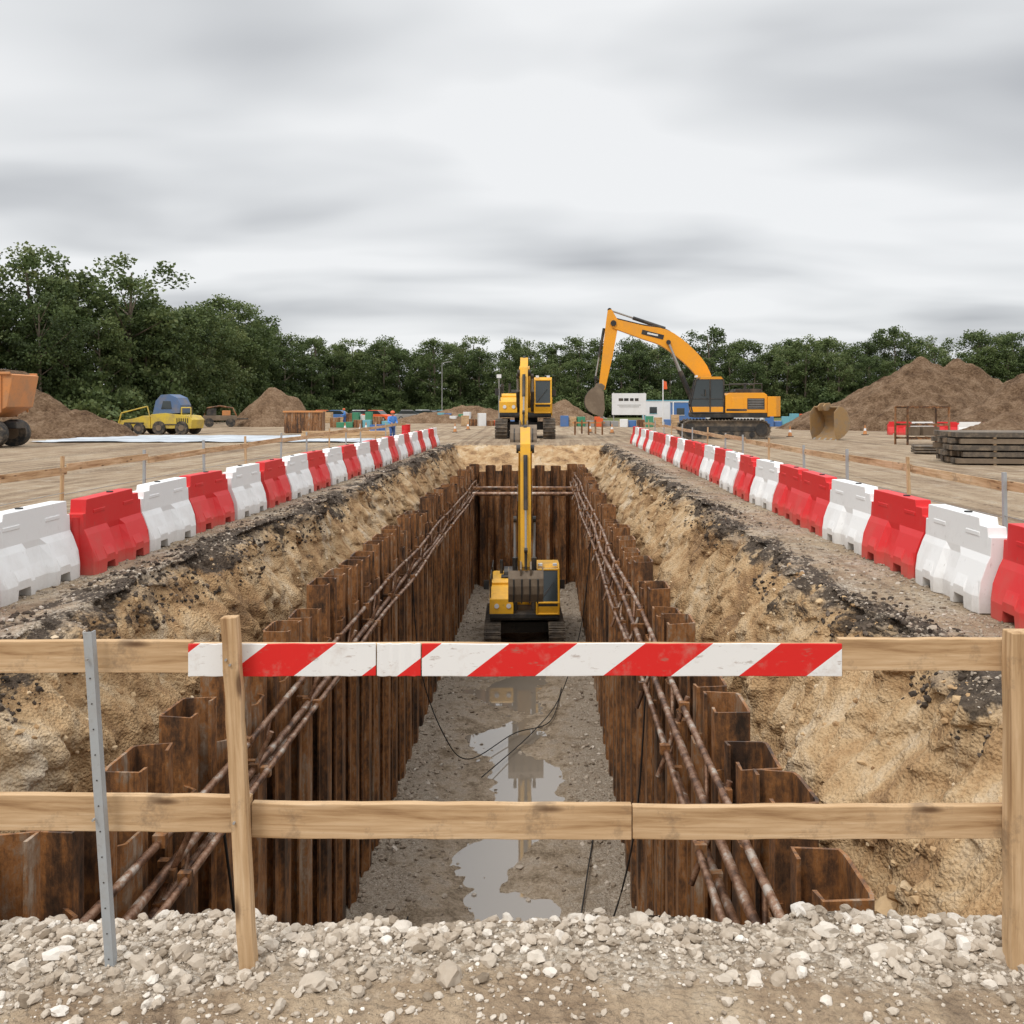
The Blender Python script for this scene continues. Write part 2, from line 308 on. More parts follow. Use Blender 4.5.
# ---------------- scatter of stones ----------------
def ico(sub):
    import bmesh; b=bmesh.new(); bmesh.ops.create_icosphere(b,subdivisions=sub,radius=1)
    v=np.array([x.co[:] for x in b.verts]); f=np.array([[q.index for q in x.verts] for x in b.faces]); b.free(); return v,f
def rocks(name,pos,size,mat,sub=1,flat=.65,sink=.2):
    bv,bf=ico(sub); n=len(pos); nv=len(bv)
    vars_=[]
    for i in range(24):
        s=rng.uniform(.6,1.15,3); s[2]*=flat
        v=bv*(1+ (fbm(bv[:,0]*1.7+i*9,bv[:,1]*1.7,bv[:,2]*1.7,2,i)*1.0)[:,None])+rng.normal(0,.06,bv.shape)
        vars_.append(v*s)
    vars_=np.array(vars_)[rng.integers(0,24,n)]
    a=rng.uniform(0,2*np.pi,n); ca,sa=np.cos(a),np.sin(a)
    t=rng.normal(0,.35,n); ct,st_=np.cos(t),np.sin(t)
    x=vars_[:,:,0]*ct[:,None]-vars_[:,:,2]*st_[:,None]; z=vars_[:,:,0]*st_[:,None]+vars_[:,:,2]*ct[:,None]; y=vars_[:,:,1]
    X=x*ca[:,None]-y*sa[:,None]; Y=x*sa[:,None]+y*ca[:,None]
    Vv=np.stack([X,Y,z],-1)*size[:,None,None]+pos[:,None,:]; Vv[:,:,2]+=(size*sink)[:,None]
    Ff=(bf[None]+(np.arange(n)*nv)[:,None,None]).reshape(-1,3)
    tone=np.repeat(np.clip(rng.normal(.5,.24,n),0,1),nv)
    o=bpy.data.objects.new(name,npmesh(name,Vv.reshape(-1,3),Ff,[mat],dict(tone=tone))); scene.collection.objects.link(o); return o
cellA=np.linalg.norm(np.cross(V[1:,:-1]-V[:-1,:-1],V[:-1,1:]-V[:-1,:-1]),axis=-1)
def sample(mask,n):
    w=(cellA*mask[:-1,:-1]).ravel(); w=w/w.sum(); c=rng.choice(len(w),n,p=w); i,j=np.unravel_index(c,cellA.shape)
    a=rng.random((n,1)); b=rng.random((n,1))
    return V[i,j]*(1-a)*(1-b)+V[i+1,j]*a*(1-b)+V[i,j+1]*(1-a)*b+V[i+1,j+1]*a*b
near=((np.abs(Xg+.2)<3.0)&(Yg<4.5)&(Z>-.6)&(Yg>2.9))*1.0
dens=np.clip(.05+1.25*(Yg-3.33)/.45,.08,1.1)+.35*(np.abs(Xg+.1)>1.2)+fbm(Xg*1.5,Yg*1.5,0*Xg,3,88)*1.5
dens=np.clip(dens,.05,2)*near
def sz(n,lo,hi,p=2.2): return lo+(hi-lo)*rng.random(n)**p
rocks("gravel",sample(dens,16000),sz(16000,.004,.016),'rock',1)
rocks("gravel",sample(dens**1.5,6200),sz(6200,.010,.034),'rock',2,.75,.3)
rocks("gravel",sample(dens**1.2*(Yg>3.35),230),sz(230,.028,.055),'rock',2,.75,.25)
sh=((dist>-.15)&(dist<1.6)&(Yg>4.5)&(Yg<26))/(Yp+.1)**1.2
rocks("gravel",sample(sh,11000),sz(11000,.008,.03,3),'rock2',1)
fld=((dist>-.1)&(dist<4)&(Yg>5)&(Yg<40))*1.0
rocks("gravel",sample(fld,5000),sz(5000,.012,.045,3),'rock2',1)
sl=((slope>0)&(Yg>3)&(Yg<30)&(np.abs(Xg+.8)<5.5))*1.0
rocks("soil_clods",sample(sl/(Yp+1)**.8*(fbm(Xg*1.5,Yg*1.5,Z,3,21)>-.04),7000),sz(7000,.008,.06,5),'clod',1,.8,-.25)
low=sl*(Z<-1.3)*(Yg<9)
rocks("soil_clods",sample(low,220),sz(220,.04,.13,2.5),'clod',2,.8,-.1)
dk=((dm>.33)&(Yg<48))*1.0
rocks("soil_clods",sample(dk/(Yp+1)**.5*(fbm(Xg*.8,Yg*.8,0*Xg,3,2)>-.02),7000),sz(7000,.01,.05,3.5),'darkclod',1,.8,.1)
fm=((floor>0)&(Yg>14)&(Yg<46))*1.0
rocks("rubble",sample(fm*(.06+np.abs((Xg+.85)/2.6)**3),11000),sz(11000,.02,.08,2.8),'rock2',1)

b=MB(); b.add([(-2.6,14,-7.062),(.9,14,-7.062),(.9,31,-7.062),(-2.6,31,-7.062)],[(0,1,2,3)],'water'); b.obj("puddle_water")

# ---------------- sheet piles ----------------
def piles(name,side,xo,xi):
    b=MB(); y=4.45; s=1 if xo<xi else -1
    while y<45.6:
        zt=-.84+random.uniform(-.2,.14); z2=-1.42+random.uniform(-.18,.15); j=random.uniform(-.02,.02)
        def strip(pts,zt):
            n=len(pts); vs=[(p[0],p[1],-7.3) for p in pts]+[(p[0]+random.uniform(-.01,.01),p[1],zt+random.uniform(-.012,.012)) for p in pts]
            b.add(vs,[(i,i+1,i+1+n,i+n) for i in range(n-1)],'rust')
        xm=xo+(xi-xo)*.84
        strip([(xm+.0*s,y+.13),(xm,y-.02),(xo+.02*s+j,y+.02),(xo+j,y+.09),(xo+j,y+.55),(xo+.02*s+j,y+.62),(xm,y+.66),(xm,y+.52)],zt)
        strip([(xm-.05*s,y+.67),(xi+j,y+.76),(xi+j,y+1.02),(xm-.05*s,y+1.11)],z2)
        y+=1.13
    return b.obj(name,solid=.03)
piles("sheet_pile_wall",-1,-3.85,-3.44); piles("sheet_pile_wall",1,2.08,1.66)
b=MB(); x=-3.75
while x<2.0:
    zt=-.9+random.uniform(-.12,.1); z2=-1.1+random.uniform(-.1,.1)
    for pts,z in (([(x,45.85),(x+.1,46.2),(x+.4,46.2),(x+.5,45.85)],zt),([(x+.49,45.88),(x+.56,45.75),(x+.76,45.75),(x+.83,45.88)],z2)):
        n=4; vs=[(p[0],p[1],-7.3) for p in pts]+[(p[0],p[1],z) for p in pts]; b.add(vs,[(i,i+1,i+1+n,i+n) for i in range(3)],'rust')
    x+=.83
b.obj("sheet_pile_wall",solid=.022)
def wob(x,z,y0,y1,amp=.03,sd=0):
    return [(x+math.sin(y*.5+sd)*amp,y,z+math.sin(y*.8+sd*2)*amp) for y in np.linspace(y0,y1,26)]
par=empty("trench_bracing_frame")
b=MB()
L=[(-3.36,-2.22,.03),(-3.28,-1.92,.036),(-3.36,-1.62,.03),(-3.14,-1.95,.028)]
Rr=[(1.52,-1.95,.032),(1.50,-1.45,.036),(1.60,-1.22,.03),(1.38,-1.7,.028)]
for i,(x,z,r) in enumerate(L): b.tube(wob(x,z,4.9,45.5,.03,i),r*1.25,'pipe')
for i,(x,z,r) in enumerate(Rr): b.tube(wob(x,z,4.9,45.5,.03,i+5),r*1.25,'pipe')
y=5.6
while y<45:
    for Q,s in ((L,-1),(Rr,1)):
        xs=[q[0] for q in Q]; zs=[q[1] for q in Q]
        b.cyl((min(xs)-.08,y,min(zs)-.06),(max(xs)+.05,y+.05,max(zs)+.1),.028,'pipe',8)
        b.cyl((xs[0],y+.5,zs[0]),(xs[2],y+.9,zs[2]),.024,'pipe',8)
        for q in Q: b.box((q[0],y,q[1]),(.11,.08,.11),'rust')
        xw=-3.5 if s<0 else 1.72
        b.box(((xw+xs[1])/2,y+.3,zs[1]-.05),(abs(xw-xs[1]),.08,.06),'rust')
    y+=2.3
b.obj("waling_pipes",.0,parent=par)
b=MB()
for yy,z in ((41.5,-1.9),(43.2,-1.8)):
    b.cyl((-3.4,yy,z),(1.65,yy,z),.09,'pipe',12)
    b.box((-3.4,yy,z),(.12,.4,.4),'rust'); b.box((1.64,yy,z),(.12,.4,.4),'rust')
b.box((-.88,42.3,-1.72),(5,.12,.1),'rust')
b.obj("cross_struts",parent=par)
b=MB()
def hose(p):
    pts=[]; P=[Vector(q) for q in p]
    P=[P[0]]+P+[P[-1]]
    for i in range(1,len(P)-2):
        for t in np.linspace(0,1,8,endpoint=False):
            t=float(t); a,b_,c,d=P[i-1],P[i],P[i+1],P[i+2]
            pts.append(.5*((2*b_)+(c-a)*t+(2*a-5*b_+4*c-d)*t*t+(3*b_-a-3*c+d)*t**3))
    pts.append(P[-2]); b.tube(pts,.014,'hose',6)
hose([(-3.2,22,-1.9),(-3.0,22,-4.2),(-2.5,22.5,-6),(-1.9,23,-6.85),(-.8,25,-6.92),(.2,26,-6.94),(.6,29,-6.9)])
hose([(1.5,13,-1.6),(1.35,13.2,-4),(1.0,14,-6),(.6,15,-6.9),(.8,17,-6.9),(1.2,20,-6.92)])
hose([(-3.2,9,-2),(-3.1,9.5,-4.2),(-2.9,10,-6),(-2.6,12,-6.9),(-2.4,16,-6.9)])
hose([(1.4,26,-1.6),(1.1,26,-4.2),(.5,26,-6.2),(-.3,25,-6.9),(-1.5,22,-6.9)])
b.obj("drainage_hose")

# ---------------- front fence ----------------
D=3.57
fen=empty("timber_fence")
def wbox(name,x0,y0,x1,y1,d,th,mat,tilt=0,off=0):
    X0,X1=PX(x0,d),PX(x1,d); Z0,Z1=PZ(y1,d),PZ(y0,d); b=MB()
    w,h=X1-X0,Z1-Z0
    long_x=w>h; n=14; rings=[]
    for i in range(n+1):
        t=i/n-.5
        e=random.uniform(-.0022,.0022); e2=random.uniform(-.0022,.0022)
        if long_x: c=Vector((t*w,e,e2)); ring=[(0,-th/2,-h/2),(0,th/2,-h/2),(0,th/2,h/2),(0,-th/2,h/2)]
        else: c=Vector((e2,e,t*h)); ring=[(-w/2,-th/2,0),(w/2,-th/2,0),(w/2,th/2,0),(-w/2,th/2,0)]
        rings+= [tuple(Vector(q)+c) for q in ring]
    fs=[(i*4+j,i*4+(j+1)%4,(i+1)*4+(j+1)%4,(i+1)*4+j) for i in range(n) for j in range(4)]+[(3,2,1,0),(n*4,n*4+1,n*4+2,n*4+3)]
    b.add(rings,fs,mat); o=b.obj(name,.004,fen); o.location=((X0+X1)/2,d+off,(Z0+Z1)/2); o.rotation_euler=(0,tilt,0); return o
wbox("top_rail_board",-140,642,190,674,D,.035,'woodx',0,.03)
wbox("top_rail_board",188,645,844,672,D,.03,'woodx',0,.034)
wbox("top_rail_board",840,640,1012,672,D,.035,'woodx',0,.03)
wbox("top_rail_board",1014,640,1300,674,D,.035,'woodx',0.004,.03)
wbox("lower_rail_board",-140,797,249,833,D,.035,'woodx',.008,.03)
wbox("lower_rail_board",250,806,632,841,D,.035,'woodx',.004,.03)
wbox("lower_rail_board",633,808,1010,841,D,.035,'woodx',-.003,.03)
wbox("lower_rail_board",1012,806,1300,841,D,.035,'woodx',0,.03)
for x0,x1,ph in ((187,375.5,280),(376.5,420.5,452),(421.5,843,522)):
    c=(x0+x1)/2; nm="stripe_%d"%x0; M[nm]=stripe(nm,(ph-c)*D/F)
    wbox("striped_board",x0,644,x1,677,D,.006,nm,0,.0115)
wbox("timber_post",232,616,248,985,D-.04,.05,'woodz',-.052,0)
wbox("timber_post",1007,631,1033,990,D-.04,.08,'woodz',0,0)
wbox("timber_post",-95,628,-70,990,D-.04,.08,'woodz',0,0)
b=MB(); b.box((0,0,0),(.034,.006,1.36),'steelgrey'); b.box((.015,.014,0),(.005,.03,1.36),'steelgrey')
for i in range(12): b.cyl((0,-.0035,-.6+i*.1),(0,-.005,-.6+i*.1),.003,'black',8)
o=b.obj("steel_stake",parent=fen); o.location=(PX(99,D-.05),D-.05,PZ(800,D)); o.rotation_euler=(0,-.066,0)
b=MB()
for x,y in ((232,655),(236,660),(240,815),(1015,652),(1020,660),(1016,820),(95,655),(102,812)):
    dd=D-.04-.03-(.012 if x>1000 else 0); b.cyl((PX(x,D),dd-.004,PZ(y,D)),(PX(x,D),dd+.01,PZ(y,D)),.005,'grey',8)
b.obj("nails",parent=fen)

def sidefence(x,y0,y1,h,step,nm):
    p=empty(nm); b=MB(); y=y0
    n=0
    while y<y1:
        zt=h+random.uniform(.05,.2); b.box((x+random.uniform(-.05,.05),y,zt/2-.1),(.05,.05,zt+.2),'steelgrey' if n%3 else 'woodz',('Y',random.uniform(-.04,.04))); 
        b.box((x+.045,y+step/2,h-.06+random.uniform(-.03,.03)),(.028,step*.99,.13),'woody',('X',random.uniform(-.008,.008)))
        for z in (.35,.65): b.cyl((x,y,z),(x,y+step,z+random.uniform(-.03,.03)),.006,'grey',5)
        y+=step; n+=1
    b.obj("fence_parts",parent=p)
sidefence(-8.3,6,54,1.15,3.2,"timber_fence"); sidefence(6.35,6,56,1.15,3.2,"timber_fence")

# ---------------- barriers ----------------
def barrier_mesh(col):
    b=MB(); Lh=.89
    def prof(top,wb,z0,rec,tw=.10):
        return [(-wb,z0),(-wb,.18 if z0<.1 else .22),(-.215+rec,.34),(-.15+rec*.7,.52),(-tw-.01,.60),(-tw,top),(tw,top),(tw+.01,.60),(.15-rec*.7,.52),(.215-rec,.34),(wb,.18 if z0<.1 else .22),(wb,z0)]
    st=[(-Lh,.80,.235,0,0),(-.82,.80,.26,0,0),(-.80,.90,.27,0,0),(-.62,.90,.27,0,0),(-.60,.98,.27,0,0),(-.585,.98,.27,.12,0),(-.565,.98,.27,.12,0),(-.34,.98,.27,.12,0),(-.32,.98,.27,0,0),(-.24,.98,.27,0,0),(-.14,.98,.20,0,.065),(.14,.98,.20,0,.065),(.24,.98,.27,0,0),(.32,.98,.27,0,0),(.34,.98,.27,.12,0),(.565,.98,.27,.12,0),(.585,.98,.27,0,0),(.80,.98,.27,0,0),(.82,.80,.26,0,0),(Lh,.80,.235,0,0)]
    vs=[];fs=[];n=12
    for i,(s,top,wb,z0,rec) in enumerate(st):
        for (w,z) in prof(top,wb,z0,rec): vs.append((w,s,z))
    for i in range(len(st)-1):
        for j in range(n): k2=(j+1)%n; fs.append((i*n+j,i*n+k2,(i+1)*n+k2,(i+1)*n+j))
    fs.append(tuple(range(n))[::-1]); fs.append(tuple(range((len(st)-1)*n,len(st)*n)))
    b.add(vs,fs,col)
    b.cyl((0,-.1,.97),(0,-.1,.995),.045,'black',12); b.cyl((0,Lh-.02,.15),(0,Lh-.02,.76),.06,col,12)
    for s in (-.45,.45):
        for w in (-1,1): b.box((w*.105,s,.80),(.014,.34,.05),col)
    return b
tmpl={}
for c in ('white','red'):
    o=barrier_mesh(c).obj("water_filled_barrier",.02); tmpl[c]=o
used={'white':False,'red':False}
def barrier(c,x,y,z,rz):
    if not used[c]: o=tmpl[c]; used[c]=True
    else:
        o=tmpl[c].copy(); scene.collection.objects.link(o); o.name="water_filled_barrier"
    o.location=(x,y,z); o.rotation_euler=(random.uniform(-.008,.008),random.uniform(-.015,.015),rz); return o
for i in range(-1,21):
    y=10.65+i*1.86; x=-6.12+.008*(y-10)+random.uniform(-.05,.05)
    barrier('white' if i%2==0 else 'red',x,y,.0,R(180)*(i%2)+random.uniform(-.035,.035))
rc=['red','white','red','white','red','red','white','red','white','red','white','red','red','white','red','white','red','red','white','red','white','red','white','red','white']
for i in range(24):
    y=8.5+i*1.84; x=4.86+.38*(y-9)/42+random.uniform(-.05,.05)
    barrier(rc[i],x,y,.0,random.uniform(-.045,.045)-.01)
for k_ in range(9):
    barrier('red' if k_%2 else 'white',PX(68,88)+k_*1.86*.6-1,88+k_*.9,.0,R(65))
for k_ in range(7):
    barrier('white' if k_%2 else 'red',PX(880,70)+k_*1.5,66-k_*.5,.0,R(80))

# ---------------- excavator ----------------
def thick(pts,ths):
    P=[Vector((p[0],0,p[1])) for p in pts]; up=[];dn=[]
    for i,p in enumerate(P):
        d=(P[min(i+1,len(P)-1)]-P[max(i-1,0)]).normalized(); n=Vector((-d.z,0,d.x)); up.append(p+n*ths[i]/2); dn.append(p-n*ths[i]/2)
    return [(q.x,q.z) for q in up]+[(q.x,q.z) for q in reversed(dn)]
def smoothline(pts,n=5):
    P=[Vector((p[0],p[1],p[2])) for p in pts]; P=[P[0]]+P+[P[-1]]; out=[]
    for i in range(1,len(P)-2):
        for t in np.linspace(0,1,n,endpoint=False):
            t=float(t); a,b_,c,d=P[i-1],P[i],P[i+1],P[i+2]; out.append(.5*((2*b_)+(c-a)*t+(2*a-5*b_+4*c-d)*t*t+(3*b_-a-3*c+d)*t**3))
    out.append(P[-2]); return [(q.x,q.y) for q in out],[q.z for q in out]
def bucket(b,T,w=1.15,mat='bucketgrey'):
    out=[(.25,.12),(.50,-.02),(.66,-.22),(.78,-.5),(.78,-.78),(.68,-1.02),(.5,-1.2),(.25,-1.32),(-.25,-1.42)]
    inn=[(-.22,-1.36),(.24,-1.26),(.46,-1.14),(.62,-.98),(.71,-.76),(.71,-.5),(.6,-.26),(.45,-.08),(.22,.05)]
    b.prism(out+inn,-w/2,w/2,mat,T)
    sidep=out+[(-.3,-1.0),(-.12,-.1)]
    for y in (-w/2-.03,w/2): b.prism(sidep,y,y+.03,mat,T)
    for y in (-w*.36,-w*.12,w*.12,w*.36): b.prism([(q[0]*1.045+.01,q[1]*1.03) for q in out[1:8]]+[(q[0]-.01,q[1]) for q in reversed(out[1:8])],y-.025,y+.025,'black',T)
    for i in range(5):
        y=-w/2+.05+i*(w-.1)/4; b.prism([(-.12,-1.32),(-.12,-1.47),(-.52,-1.48)],y-.055,y+.055,'grey',T)
    for y in (-.2,.14): b.prism([(.42,.02),(.1,-.08),(-.12,-.02),(-.14,.2),(.05,.3),(.32,.26)],y,y+.06,mat,T)
def excavator(name,loc,rz,sc,boom,stick,bang,col):
    p=empty(name,loc,rz); p.scale=(sc,)*3
    b=MB()
    for s in (-1,1):
        yc=s*1.2; poly=[]
        for t in np.linspace(-90,90,9): poly.append((1.75+.44*math.cos(R(t)),.47+.44*math.sin(R(t))))
        for t in np.linspace(90,270,9): poly.append((-1.75+.44*math.cos(R(t)),.47+.44*math.sin(R(t))))
        b.prism(poly,yc-.2,yc+.2,'track')
        per=[]; Pp=poly+[poly[0]]
        for (x0,z0),(x1,z1) in zip(Pp[:-1],Pp[1:]):
            n=max(1,round(math.hypot(x1-x0,z1-z0)/.17))
            for i in range(n):
                t=(i+.5)/n; per.append((x0+(x1-x0)*t,z0+(z1-z0)*t,math.atan2(z1-z0,x1-x0)))
        for x,z,a in per: b.box((x,yc,z),(.14,.62,.05),'track',('Y',-a)); b.box((x+.03*math.sin(a),yc,z-.03*math.cos(a)),(.03,.60,.09),'track',('Y',-a))
        for x in np.linspace(-1.3,1.3,6): b.cyl((x,yc-.24,.22),(x,yc+.24,.22),.14,'black',12)
        for x in (-1.75,1.75): b.cyl((x,yc-.25,.47),(x,yc+.25,.47),.3,'black',16)
        b.box((0,yc,.5),(2.9,.44,.26),'black')
    b.box((0,0,.62),(1.7,2.0,.4),'black'); b.cyl((0,0,.75),(0,0,1.08),.6,'black',24)
    b.obj("undercarriage",.008,p)
    b=MB()
    b.prism([(-2.2,1.06),(1.55,1.06),(1.6,1.16),(1.6,1.3),(-2.2,1.3)],-1.3,1.3,'black')
    b.prism([(-2.05,1.303),(.0,1.303),(.0,2.18),(-.25,2.3),(-1.9,2.3),(-2.05,2.2)],-1.32,1.32,col)
    b.prism([(0.003,1.303),(1.55,1.303),(1.5,1.85),(1.2,2.0),(.003,2.1)],-1.32,-.42,col)
    b.prism([(-2.06,-1.4),(-2.06,1.4),(-2.5,1.3),(-2.78,.9),(-2.88,0),(-2.78,-.9),(-2.5,-1.3)],1.12,2.12,col,ax='z')
    b.prism([(-1.9,2.303),(-.5,2.303),(-.55,2.5),(-1.8,2.5)],-.8,1.0,'black')
    for s in (-1.335,1.325):
        b.box((-1.5,s,1.75),(.85,.02,.55),'black'); b.box((-.6,s,1.75),(.6,.02,.6),col)
        b.box((-.55,s*1.003,1.45),(1.0,.02,.10),'black')
        for i in range(6): b.box((-1.5,s*1.005,1.54+i*.085),(.78,.03,.02),'grey')
    for y in (-1.05,-.6): b.cyl((1.54,y,1.6),(1.57,y,1.6),.09,'cabinwhite',12)
    b.cyl((-1.3,-.9,2.3),(-1.3,-.9,2.85),.07,'black',12); b.box((-.5,0,2.34),(.5,1.8,.06),'black')
    for q in ([(1.45,-1.28,1.9),(1.45,-1.28,2.6),(.4,-1.28,2.75),(.3,-1.28,2.1)],[(-.2,-1.25,2.3),(-.2,-1.25,2.75),(-1.8,-1.25,2.75),(-1.8,-1.25,2.3)],[(-.2,1.25,2.3),(-.2,1.25,2.75),(-1.8,1.25,2.75),(-1.8,1.25,2.3)]):
        for a_,c_ in zip(q[:-1],q[1:]): b.cyl(a_,c_,.025,'black',6)
    b.obj("upper_body",.03,p)
    b=MB()
    cp=[(.08,1.31),(1.62,1.31),(1.72,1.75),(1.45,2.95),(1.2,3.05),(.2,3.05),(.08,2.9)]
    b.prism([(x*.98+.02,z*.985+.02) for x,z in cp],.5,1.29,'glass')
    fr_='black' if col=='orange' else col
    def bar(a_,c_,w=.09):
        for y in (.47,1.29): b.cyl((a_[0],y,a_[1]),(c_[0],y,c_[1]),w/2,fr_,6)
    for a_,c_ in zip(cp,cp[1:]+cp[:1]): bar(a_,c_)
    bar((.75,1.35),(.75,3.0)); bar((.1,2.0),(1.65,2.0),.05)
    b.prism([(.08,1.305),(1.62,1.305),(1.69,1.6),(.08,1.6)],.46,1.31,col)
    b.prism([(.1,2.98),(1.3,2.98),(1.2,3.1),(.2,3.1)],.44,1.33,col)
    for x,z in ((1.62,1.31),(1.72,1.75),(1.45,2.95),(.08,2.9)): b.cyl((x,.47,z),(x,1.29,z),.045,fr_,6)
    b.cyl((1.70,.6,1.85),(1.60,1.1,2.5),.015,'black',6)
    for y in (.6,1.15): b.box((1.4,y,3.13),(.1,.16,.1),'cabinwhite')
    b.box((1.0,1.45,2.3),(.03,.2,.35),'black'); b.cyl((1.2,1.3,2.2),(1.0,1.45,2.2),.015,'black',6)
    b.box((1.25,-1.45,2.35),(.03,.2,.35),'black')
    b.obj("cab",.012,p)
    b=MB()
    l,t=smoothline(boom); b.prism(thick(l,t),-.24,.24,col)
    b.cyl((boom[0][0],-.35,boom[0][1]),(boom[0][0],.35,boom[0][1]),.2,'black',14)
    l2,t2=[(q[0],q[1]) for q in stick],[q[2] for q in stick]; b.prism(thick(l2,t2),-.18,.18,col)
    tip=Vector((boom[-1][0],0,boom[-1][1])); b.cyl((tip.x,-.32,tip.z),(tip.x,.32,tip.z),.15,'black',14)
    mid=l[len(l)//2]
    def hyd(a_,c_,y,r=.09):
        a_=Vector((a_[0],y,a_[1]));c_=Vector((c_[0],y,c_[1])); m_=a_.lerp(c_,.58); b.cyl(a_,m_,r,'black',10); b.cyl(m_,c_,r*.55,'grey',10); b.cyl(c_-Vector((0,.06,0)),c_+Vector((0,.06,0)),r*1.2,'black',10)
    for y in (-.36,.36): hyd((boom[0][0]+.75,boom[0][1]-.35),(mid[0]+.05,mid[1]-.1),y,.1)
    hb=l[int(len(l)*.55)]; tb=boom[1][2]
    hyd((hb[0]-.1,hb[1]+tb*.62),(stick[0][0],stick[0][1]),0,.095)
    sd=Vector((stick[-1][0]-stick[1][0],0,stick[-1][1]-stick[1][1])).normalized(); fr=Vector((-sd.z,0,sd.x))
    if fr.x<0: fr=-fr
    s1=Vector((stick[1][0],0,stick[1][1])); e=Vector((stick[-1][0],0,stick[-1][1]))
    a_=s1+fr*.38+sd*.4; c_=e+fr*.42-sd*.55; hyd((a_.x,a_.z),(c_.x,c_.z),0,.075)
    b.cyl(c_,e-sd*.35,.05,'black',8); b.cyl(c_,e+fr*.3+sd*.1,.05,'black',8)
    for y in (-.255,.245):
        b.prism(thick([l[11],l[15]],[.24,.24]),y,y+.012,'black'); b.prism(thick([l[12],l[14]],[.09,.09]),y*1.03,y*1.03+.012,'cabinwhite')
    for y in (-.1,.1): b.tube([(q[0],y,q[1]+tt*.5+.06) for q,tt in zip(l,t)],.03,'black',6)
    T=Matrix.Translation(e)@Matrix.Rotation(bang,4,'Y')
    bucket(b,T); b.obj("boom_arm_bucket",.012,p)
    return p
excavator("excavator",(PX(722,60),60,0),R(176),1.3,
    [(.55,1.75,.45),(1.1,3.5,.75),(2.7,5.0,.88),(4.1,5.45,.66),(5.55,5.9,.48)],
    [(5.75,6.6,.2),(5.6,6.0,.66),(5.85,4.3,.54),(6.15,2.5,.34)],R(-8),'orange')
excavator("excavator",(PX(526,61),61,0),R(-90),1.3,
    [(.55,1.75,.45),(1.7,2.8,.75),(2.8,3.2,.7),(3.8,3.3,.5),(4.6,3.2,.4)],
    [(4.5,3.9,.2),(4.65,3.35,.6),(5.2,1.8,.5),(5.6,.7,.3)],R(5),'yellow')
excavator("excavator",(PX(524,35.5),35.5,-6.98),R(-88),1.0,
    [(.55,1.75,.45),(1.1,3.4,.75),(1.7,5.0,.75),(2.5,6.5,.55),(3.2,7.6,.42)],
    [(3.0,8.35,.2),(3.25,7.7,.62),(3.8,5.7,.5),(4.3,3.55,.32)],R(38),'yellow')
b=MB(); T=Matrix.Scale(1.35,4)@Matrix.Rotation(R(-14),4,'Y'); bucket(b,T,1.5,'ochre'); b.obj("excavator_bucket",.02,None,(PX(823,57),57,1.9),R(28))

# ---------------- mounds ----------------
def mound(name,cx,cy,rx,ry,h,mat,sd,pk=((0,0,1),)):
    n=110; a=np.linspace(-1.25,1.25,n); A,B=np.meshgrid(a,a,indexing='ij'); X=A*rx;Y=B*ry
    wv=fbm(A*2+sd,B*2,0*A,4,sd)*.35; Zh=0*A
    for (ox,oy,hh) in pk:
        r=np.sqrt((A-ox)**2+(B-oy)**2)/(.55+.45*hh if len(pk)>1 else 1)+wv; Zh=np.maximum(Zh,h*hh*np.clip(1-r,0,1)**.9*1.05)
    ins=Zh>.02
    Zh=Zh+(fbm(X*.5,Y*.5,0*X,5,sd+3)*h*.12+fbm(X*2,Y*2,0*X,4,sd+8)*.38)*ins*np.clip(Zh,0,1)
    Zh=np.where(ins,Zh,-.25)
    id_=np.arange(n*n).reshape(n,n); Fm=np.stack([id_[:-1,:-1],id_[1:,:-1],id_[1:,1:],id_[:-1,1:]],-1).reshape(-1,4)
    o=bpy.data.objects.new(name,npmesh(name,np.stack([X,Y,Zh],-1).reshape(-1,3),Fm,[mat],None,True)); scene.collection.objects.link(o); o.location=(cx,cy,0)
mound("dirt_mound",PX(928,82),82,11,7,6.6,'mound',4,((-.08,0,.98),(.25,.1,.9),(-.45,0,.55)))
mound("dirt_mound",PX(1045,72),72,8.0,7,5.4,'mound',14,((0,0,1),(-.4,0,.6)))
mound("dirt_mound",PX(275,95),95,4.6,5,4.2,'moundl',24)
mound("dirt_mound",PX(48,62),62,5.2,4,3.1,'mound',34,((-.2,0,1),(.35,0,.6)))
mound("dirt_mound",PX(565,100),100,4.2,4,2.8,'moundl',44)
mound("dirt_mound",PX(470,110),110,9,4,2.0,'moundl',54,((0,0,1),(.5,0,.7),(-.5,0,.6)))
mound("dirt_mound",PX(1010,52),52,4.0,3,1.8,'moundl',64)

# ---------------- dump truck ----------------
b=MB()
b.prism([(-3.4,1.55),(1.2,1.55),(2.2,2.1),(2.5,3.75),(2.35,3.8),(-3.2,3.9),(-3.5,3.1)],-1.35,1.35,'duck')
b.prism([(-3.1,3.91),(2.2,3.82),(1.9,4.0),(-.5,4.25),(-2.8,4.1)],-1.1,1.1,'mound')
for y in (-1.40,1.36):
    for x in np.linspace(-3.0,1.9,8): b.box((x,y,2.75),(.1,.06,1.9),'duck')
    b.box((-.5,y*1.01,3.82),(5.8,.1,.14),'duck'); b.box((-.9,y,1.65),(4.6,.08,.16),'duck')
b.box((-2,0,1.15),(8.5,1.0,.35),'black')
for x in (-5.2,-.3,1.35):
    for y in (-1.15,1.15):
        b.cyl((x,y-.28,.72),(x,y+.28,.72),.72,'rubber',24); b.cyl((x,y-.3,.72),(x,y+.3,.72),.34,'bucketgrey',14)
b.prism([(-6.4,1.1),(-3.7,1.1),(-3.7,3.1),(-4.0,3.3),(-5.2,3.3),(-5.5,2.3),(-6.4,2.1)],-1.1,1.1,'duck')
